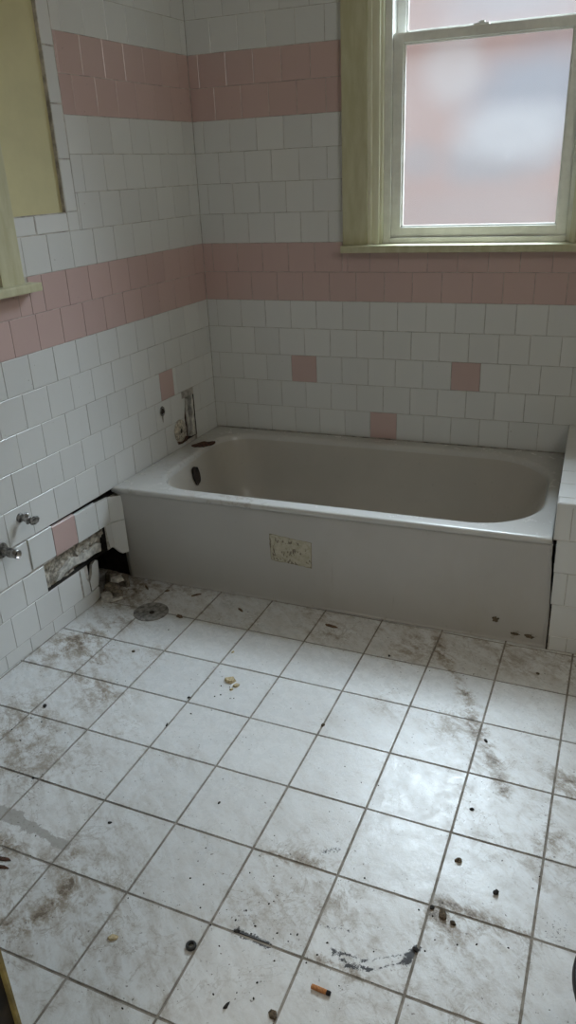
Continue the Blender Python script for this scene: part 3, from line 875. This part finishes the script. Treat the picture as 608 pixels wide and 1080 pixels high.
# escutcheon ring left over the bathtub
eu, ev = .296, .457
t = thing('escutcheon', left(eu, ev, 0), 'chipped cream escutcheon ring on the tiles above the bathtub rim', 'pipe cover')
b = MB(); seg = 36; rr = []
for r_, d_ in ((.047, .001), (.045, .006), (.034, .008), (.022, .006), (.019, .010), (.012, .010), (.010, .003)):
    rr.append([b.vert(rel(L3(eu + math.cos(2*math.pi*q/seg)*r_*.88*(1+.07*noise.noise(Vector((q*.5, 0, 0)))), ev + math.sin(2*math.pi*q/seg)*r_*(1+.07*noise.noise(Vector((q*.5, 3, 0)))), d_), t)) for q in range(seg)])
for a_, c_ in zip(rr, rr[1:]):
    for q in range(seg): b.face([a_[q], a_[(q+1) % seg], c_[(q+1) % seg], c_[q]], 'escutcheon', want=NL, smooth=True)
b.build('ring', t)
b = MB(); b.tube([rel(L3(eu, ev, .001), t), rel(L3(eu, ev, .007), t)], .0105, 'dark_rust', 16); o = b.build('pipe_end', t); o['label'] = 'rusted pipe end'
# rusted broken edge below the ring
b = MB(); Wb = Wall(b, left, NL)
Wb.chunk([(.325, .420), (.318, .404), (.29, .400), (.25, .402), (.243, .418), (.262, .425), (.29, .414)], 'rust', d=.003, depth=.006)
o = b.build('rust_scale', None); b_loc = left(.29, .41, 0)
for v in o.data.vertices: v.co -= b_loc
o.location = b_loc; tag(o, 'dark rusty broken edge under the cream escutcheon ring', 'rust flake')
# rusted pipe in the slot
su = .232
o = MB(); o.tube([(0, 0, 0), (.001, .001, .06), (-.001, 0, .12), (0, .001, .165)], [.0075, .0070, .0078, .0072], 'rust', 12)
o = o.build('riser_pipe'); o.location = left(su, .408, -.016); tag(o, 'rusty riser pipe inside the broken slot above the bathtub', 'pipe')
o = MB(); o.tube([(0, 0, 0), (.001, .001, .05), (-.002, 0, .10), (0, .001, .15)], [.005, .009, .006, .008], 'plaster', 9)
o = o.build('mortar_lump'); o.location = left(.212, .418, -.014); tag(o, 'ragged strip of pale mortar inside the broken slot above the bathtub', 'mortar')
# spout stub
hu, hv = .404, .571
t = thing('spout_stub', left(hu, hv, 0), 'small rusty pipe stub left in the white tile above the bathtub', 'pipe')
b = MB(); seg = 22; rr = []
for r_, d_ in ((.016, .0012), (.0145, .004), (.0125, .004), (.011, .002)):
    rr.append([b.vert(rel(L3(hu+math.cos(2*math.pi*q/seg)*r_, hv+math.sin(2*math.pi*q/seg)*r_*1.25, d_), t)) for q in range(seg)])
for a_, c_ in zip(rr, rr[1:]):
    for q in range(seg): b.face([a_[q], a_[(q+1) % seg], c_[(q+1) % seg], c_[q]], 'dull_metal', want=NL, smooth=True)
b.build('rim', t)
b = MB(); b.tube([rel(L3(hu, hv, .0005), t), rel(L3(hu, hv, .003), t)], [.0125, .0115], 'dark_rust', 18); b.build('rusted_core', t)
b = MB(); Wb = Wall(b, lambda u, v, d=0: Vector(rel(left(u, v, d), t)), NL)
Wb.chunk([(hu+.003, hv-.014), (hu+.0035, hv-.03), (hu+.001, hv-.047), (hu-.002, hv-.03), (hu-.003, hv-.014)], 'crumb_brown', d=.0012, depth=.002); b.build('rust_run', t)
# end of the gap: black lump at the corner of the bathtub
def rock(name, x, y, z_, sx, sy, sz, m, seed, rot=0.0, sub=2, amp=.35, xf=None):
    bm = bmesh.new(); bmesh.ops.create_icosphere(bm, subdivisions=sub, radius=1)
    for v in bm.verts:
        k_ = 1 + amp*noise.noise(v.co*1.3 + Vector((seed*3.1, seed*1.7, seed)))
        v.co = Vector((v.co.x*sx*k_, v.co.y*sy*k_, max(v.co.z, -.55)*sz*k_))
    zmin = min(v.co.z for v in bm.verts)
    for v in bm.verts: v.co.z -= zmin
    s_ = MB(); s_.add_bm(bm, m, tone=.5); o = s_.build(name)
    o.location = (x, y, z_); o.rotation_euler = (0, 0, rot)
    return o
c_ = left(.745, .368, .012)
o = rock('pipe_plug', c_.x, c_.y, .356, .011, .010, .011, 'black_plastic', 3); tag(o, 'black lump in the wall gap at the bathtub corner', 'plug')

# ------------------------------------------------------------------ rubble in the open cavity
def slab_chunk(name, x, y, z_, sx, sy, sz, m, seed, rot=(0, 0, 0)):
    rnd = random.Random(seed); n = rnd.randint(5, 7)
    outl = []
    for q in range(n):
        a_ = 2*math.pi*(q+rnd.uniform(-.25, .25))/n; k_ = rnd.uniform(.75, 1.15)
        outl.append((math.cos(a_)*sx*k_, math.sin(a_)*sy*k_))
    s_ = MB(); lo = [s_.vert((px*1.0, py*1.0, 0)) for px, py in outl]; hi = [s_.vert((px*.86+rnd.uniform(-.1, .1)*sx, py*.86, sz*rnd.uniform(.8, 1.15))) for px, py in outl]
    s_.face(lo[::-1], m); s_.face(hi, m)
    for q in range(n): s_.face([lo[q], lo[(q+1) % n], hi[(q+1) % n], hi[q]], m)
    o = s_.build(name); o.location = (x, y, z_); o.rotation_euler = rot
    fix_normals(o); return o
rub = [(-.060, -.845, .0, .034, .024, .030, 'rubble', 1, 'pale broken plaster lump in the dark wall cavity, nearest the wall tiles'),
       (-.035, -.792, .0, .030, .022, .034, 'rubble', 2, 'grey brown mortar lump in the dark wall cavity beside the bathtub end'),
       (-.050, -.822, .032, .030, .022, .016, 'plaster', 3, 'flat pale plaster flake lying across the lumps in the wall cavity'),
       (-.085, -.800, .0, .035, .03, .055, 'rubble', 4, 'tall dark mortar piece at the back of the wall cavity'),
       (-.020, -.870, .0, .024, .016, .018, 'rubble', 5, 'rounded mortar crumble at the mouth of the wall cavity'),
       (-.046, -.905, .0, .030, .019, .022, 'plaster', 6, 'dusty plaster heap against the last skirting tile')]
for x, y, z_, sx, sy, sz, m, sd, lb in rub:
    o = slab_chunk('rubble_chunk', x, y, z_, sx, sy, sz, m, sd, (random.uniform(-.15, .15)*(z_ > 0), 0, sd*1.3))
    tag(o, lb, 'rubble', 'rubble spilling from the hole by the bathtub')
o = slab_chunk('tile_shard', -.012, -.905, 0, .030, .0075, .008, 'plaster', 11, (0, 0, .75)); tag(o, 'narrow white tile shard on the floor below the wall hole', 'shard')

# ------------------------------------------------------------------ things on the floor
DC = (.160, -.937)
t = thing('floor_drain', (*DC, 0), 'round grey pitted metal drain cover on the floor tiles near the bathtub', 'drain')
b = MB(); seg = 48; rr = []
for r_, z_ in ((.062, .0005), (.0615, .0030), (.058, .0042), (.050, .0042), (.047, .0034), (.022, .0030), (.016, .0018)):
    rr.append([b.vert((math.cos(2*math.pi*q/seg)*r_, math.sin(2*math.pi*q/seg)*r_, z_)) for q in range(seg)])
for a_, c_ in zip(rr, rr[1:]):
    for q in range(seg): b.face([a_[q], a_[(q+1) % seg], c_[(q+1) % seg], c_[q]], 'drain_metal', want=(0, 0, 1), smooth=True)
b.face(rr[-1], 'drain_metal', want=(0, 0, 1)); b.build('cover_plate', t)
b = MB(); b.tube([(.006, -.004, .0015), (.006, -.004, .0036), (.006, -.004, .0042)], [.0095, .0095, .0075], 'dark_rust', 18); b.build('screw', t)

# cigarette end
pa, pb = Vector((1.150, -2.032, .0048)), Vector((1.188, -2.0345, .0048))
t = thing('cigarette_butt', (1.169, -2.033, 0), 'orange brown cigarette butt with burnt end on the floor tile', 'cigarette')
r_ = .0046
b = MB(); b.tube([rel(pa, t), rel(pa.lerp(pb, .03), t), rel(pa.lerp(pb, .4), t), rel(pa.lerp(pb, .80), t)], [r_*.9, r_, r_*1.02, r_*.98], 'filter_paper', 18); b.build('filter', t)
b = MB(); b.tube([rel(pa.lerp(pb, .80), t), rel(pa.lerp(pb, .9), t), rel(pa.lerp(pb, 1.0), t)], [r_*.99, r_*1.02, r_*.82], 'ash', 14); o = b.build('burnt_end', t); o['label'] = 'black burnt end'
# rubber ring
b = MB(); maj, mi, s1, s2 = .0078, .0034, 26, 12; rr = []
for q in range(s1):
    a_ = 2*math.pi*q/s1
    rr.append([b.vert(((maj+mi*math.cos(2*math.pi*w/s2))*math.cos(a_), (maj+mi*math.cos(2*math.pi*w/s2))*math.sin(a_), (mi*math.sin(2*math.pi*w/s2))*1.25+mi*1.25)) for w in range(s2)])
for q in range(s1):
    for w in range(s2): b.face([rr[q][w], rr[(q+1) % s1][w], rr[(q+1) % s1][(w+1) % s2], rr[q][(w+1) % s2]], 'rubber', smooth=True)
o = b.build('rubber_ring'); o.location = (.896, -2.034, 0); fix_normals(o); tag(o, 'small black rubber ring lying by a floor joint', 'ring')

# plaster chips
for x, y, sx, sy, sz, sd, ro, lb in ((.600, -1.216, .021, .015, .009, 21, .3, 'largest tan plaster chip of the little cluster on a clean floor tile'),
                                  (.629, -1.234, .011, .008, .006, 22, .9, 'middle sized tan plaster chip beside the largest chip'),
                                  (.622, -1.254, .007, .005, .004, 23, .2, 'smallest tan plaster chip of the cluster on the clean tile'),
                                  (.737, -2.070, .011, .007, .006, 24, .7, 'lone yellowish plaster chip on the dirty tile left of the rubber ring'),
                                  (1.100, -2.104, .010, .008, .004, 25, 2.2, 'light brown flake left of the cigarette butt'),
                                  (.544, -1.075, .006, .004, .003, 26, 1.2, 'pale speck of plaster near a joint behind the tan chips')):
    o = slab_chunk('plaster_chip', x, y, 0, sx, sy, sz, 'chip_tan' if sd != 25 else 'crumb_brown', sd, (0, 0, ro))
    tag(o, lb, 'plaster chip', 'plaster chips on the floor')
# bits of splintered wood by the bathtub
for x, y, L_, w_, ro, lb in ((.056, -.79, .022, .0045, 2.4, 'short brown splinter on the floor beside the bathtub corner'),
                         (.142, -.788, .012, .005, .6, 'tiny brown wood bit between drain cover and bathtub'),
                         (.262, -.782, .026, .004, .75, 'thin brown splinter on the floor close against the bathtub front'),
                         (.274, -.934, .018, .008, -.2, 'dark flat flake on the floor right of the drain cover'),
                         (.80, -.835, .024, .006, -.15, 'curled brown flake on the shaded tile under the paper label'),
                         (.46, -.83, .020, .005, 2.6, 'brown splinter on the shaded tile left of the paper label')):
    o = slab_chunk('wood_splinter', x, y, 0, L_, w_, .004, 'wood_stick', int(x*1000)+7, (0, 0, ro)); tag(o, lb, 'splinter', 'splinters by the bathtub')
# larger dark crumbs, each one recognisable
big = [(1.361, -1.655, .012, .009, .008, 'crumb_brown', 'angular brown crumb on the brightest floor tile'),
       (1.448, -1.712, .009, .009, .009, 'crumb_dark', 'round dark crumb right of the angular brown crumb'),
       (1.353, -1.800, .018, .011, .010, 'crumb_brown', 'brown clump of dirt at the crossing of two floor joints'),
       (1.375, -1.812, .010, .007, .007, 'crumb_brown', 'smaller brown clump touching the dirt pile at the joint crossing'),
       (1.330, -1.790, .008, .006, .006, 'crumb_dark', 'dark grain left of the dirt pile at the joint crossing'),
       (1.013, -2.117, .012, .005, .005, 'crumb_dark', 'black elongated shred between rubber ring and cigarette butt'),
       (.130, -1.496, .013, .008, .006, 'crumb_dark', 'black torn scrap on the dirty tile by the left wall'),
       (.232, -1.171, .008, .007, .006, 'crumb_brown', 'brown pebble in front of the drain cover'),
       (.518, -1.328, .007, .006, .005, 'crumb_dark', 'black grain on the joint near the tan plaster chips'),
       (.516, -1.457, .010, .004, .004, 'crumb_dark', 'thin black sliver along a joint below the tan chips'),
       (.287, -1.750, .006, .005, .004, 'crumb_dark', 'black dot of dirt on a joint at the left'),
       (.561, -1.813, .008, .005, .004, 'crumb_dark', 'black oblong grain on a white tile at the left'),
       (.783, -1.672, .006, .004, .004, 'crumb_dark', 'tiny black grain on the clean middle tile'),
       (1.365, -1.246, .010, .005, .006, 'crumb_dark', 'black crumb on the right beside the long brown smear'),
       (1.366, -1.496, .008, .006, .005, 'crumb_dark', 'black grain in the middle of the shiny tile'),
       (.933, -1.320, .008, .006, .006, 'crumb_brown', 'brown grain beside a joint in the middle of the floor'),
       (1.026, -.944, .008, .005, .004, 'crumb_dark', 'dark flake at the edge of the shade in front of the bathtub'),
       (1.47, -.90, .008, .008, .005, 'crumb_brown', 'brown crumb on the shaded tile at the right end of the bathtub'),
       (.968, -1.972, .010, .006, .005, 'crumb_dark', 'black tarry lump on the joint right of the rubber ring'),
       (1.317, -1.893, .007, .010, .005, 'crumb_dark', 'black lump at the end of the curved scuff mark')]
for q, (x, y, sx, sy, sz, m, lb) in enumerate(big):
    o = rock('dirt_crumb', x, y, 0, sx*.68, sy*.68, sz*.6, m, q+1, rot=q*.9, sub=2, amp=.5); tag(o, lb, 'crumb', 'larger crumbs on the floor')
# fine grit: nothing tells these apart
rnd = random.Random(5); n = 0; base = None
clus = [(.97, -1.92, .05, 14), (1.05, -1.95, .06, 8), (.12, -1.62, .05, 7), (1.36, -1.82, .05, 10), (.62, -1.24, .06, 7), (1.2, -2.0, .05, 6), (.88, -1.85, .10, 5), (.4, -1.5, .2, 5), (1.3, -1.5, .2, 6), (.7, -1.95, .2, 6), (1.0, -2.1, .12, 5), (.25, -1.1, .1, 5)]
for cx, cy, sp, cnt in clus:
    for _ in range(cnt):
        x, y = rnd.gauss(cx, sp), rnd.gauss(cy, sp)
        if base is None:
            base = rock('grit_grain', x, y, 0, .0026, .0021, .0018, 'crumb_dark', 31, sub=1, amp=.5); o = base
        else:
            o = base.copy(); COL.objects.link(o); o.location = (x, y, 0); k_ = rnd.uniform(.45, 1.0); o.scale = (k_, k_, k_)
        o.rotation_euler = (0, 0, rnd.uniform(0, 6))
        tag(o, 'tiny dark grain of grit scattered on the white floor tiles', 'grit', 'fine grit on the floor'); n += 1
# rust flakes at the left edge
for q, (x, y, L_, lb) in enumerate(((.385, -1.985, .030, 'long reddish rust flake on the floor at the left edge of view'), (.400, -2.003, .024, 'thinner rust flake just in front of the long one'))):
    o = slab_chunk('rust_flake', x, y, 0, L_, .0055, .004, 'rust', 60+q, (0, 0, .15)); tag(o, lb, 'rust flake', 'rust flakes on the floor')
# bucket at the right edge
t = thing('bucket', (1.718, -2.03, 0), 'black plastic bucket standing at the right edge of the view', 'bucket')
b = MB(); seg = 64; rr = []
for r_, z_ in ((.090, 0), (.094, .004), (.124, .235), (.130, .238), (.132, .246), (.130, .254), (.125, .256), (.121, .250), (.092, .012), (.05, .009)):
    rr.append([b.vert((math.cos(2*math.pi*q/seg)*r_, math.sin(2*math.pi*q/seg)*r_, z_)) for q in range(seg)])
for a_, c_ in zip(rr, rr[1:]):
    for q in range(seg): b.face([a_[q], a_[(q+1) % seg], c_[(q+1) % seg], c_[q]], 'black_plastic', smooth=True)
b.face(rr[0][::-1], 'black_plastic'); b.face(rr[-1], 'black_plastic'); b.build('body', t)

# ------------------------------------------------------------------ outside the window
b = MB(); b.box((-3.5, 2.4, -1.0), (5.0, 2.6, 3.1), 'stucco'); o = b.build('wall_neighbour', kind='structure')

# ------------------------------------------------------------------ light
w = bpy.data.worlds.new('overcast'); SC.world = w; w.use_nodes = True
bg = w.node_tree.nodes['Background']; bg.inputs[0].default_value = (.80, .90, 1.0, 1); bg.inputs[1].default_value = .40
def area(name, loc_, aim, sx, sy, power, col):
    l = bpy.data.lights.new(name, 'AREA'); l.shape = 'RECTANGLE'; l.size = sx; l.size_y = sy; l.energy = power; l.color = col
    o = bpy.data.objects.new(name, l); COL.objects.link(o); o.location = loc_
    o.rotation_euler = (Vector(aim)-Vector(loc_)).to_track_quat('-Z', 'Y').to_euler(); return o
area('sky_gap_daylight', (2.2, 4.1, 6.6), (1.05, .1, 1.7), 7.0, 4.6, 3100, (.77, .90, 1.0))
area('hallway_fill_light', (1.2, -3.5, 2.8), (1.2, -3.4, 0), .6, .6, 12, (1.0, .93, .82))  # added light behind the camera, brightens back wall and apron

area('bathroom_fill_light', (2.27, -1.7, 2.05), (0, -1.35, 1.6), .45, .25, 4.8, (1.0, .98, .94))  # unseen light added to lift the left wall

# ------------------------------------------------------------------ camera
cd = bpy.data.cameras.new('camera'); cam = bpy.data.objects.new('camera', cd); COL.objects.link(cam)
cam.location = (1.5000, -2.9081, 1.39978)
cam.rotation_euler = (1.1522792, .04070896, .36696025)
cd.sensor_fit = 'VERTICAL'; cd.sensor_height = 24; cd.sensor_width = 24; cd.lens = 802.006*24/1080
cd.clip_start = .02
SC.camera = cam
vs = SC.view_settings
SC.display_settings.display_device = 'sRGB'
vs.view_transform = 'Standard'; vs.look = 'None'; vs.gamma = 1; vs.use_curve_mapping = False; vs.exposure = 0.42
SC.cycles.use_denoising = True
SC.cycles.max_bounces = 12; SC.cycles.diffuse_bounces = 7; SC.cycles.transparent_max_bounces = 12
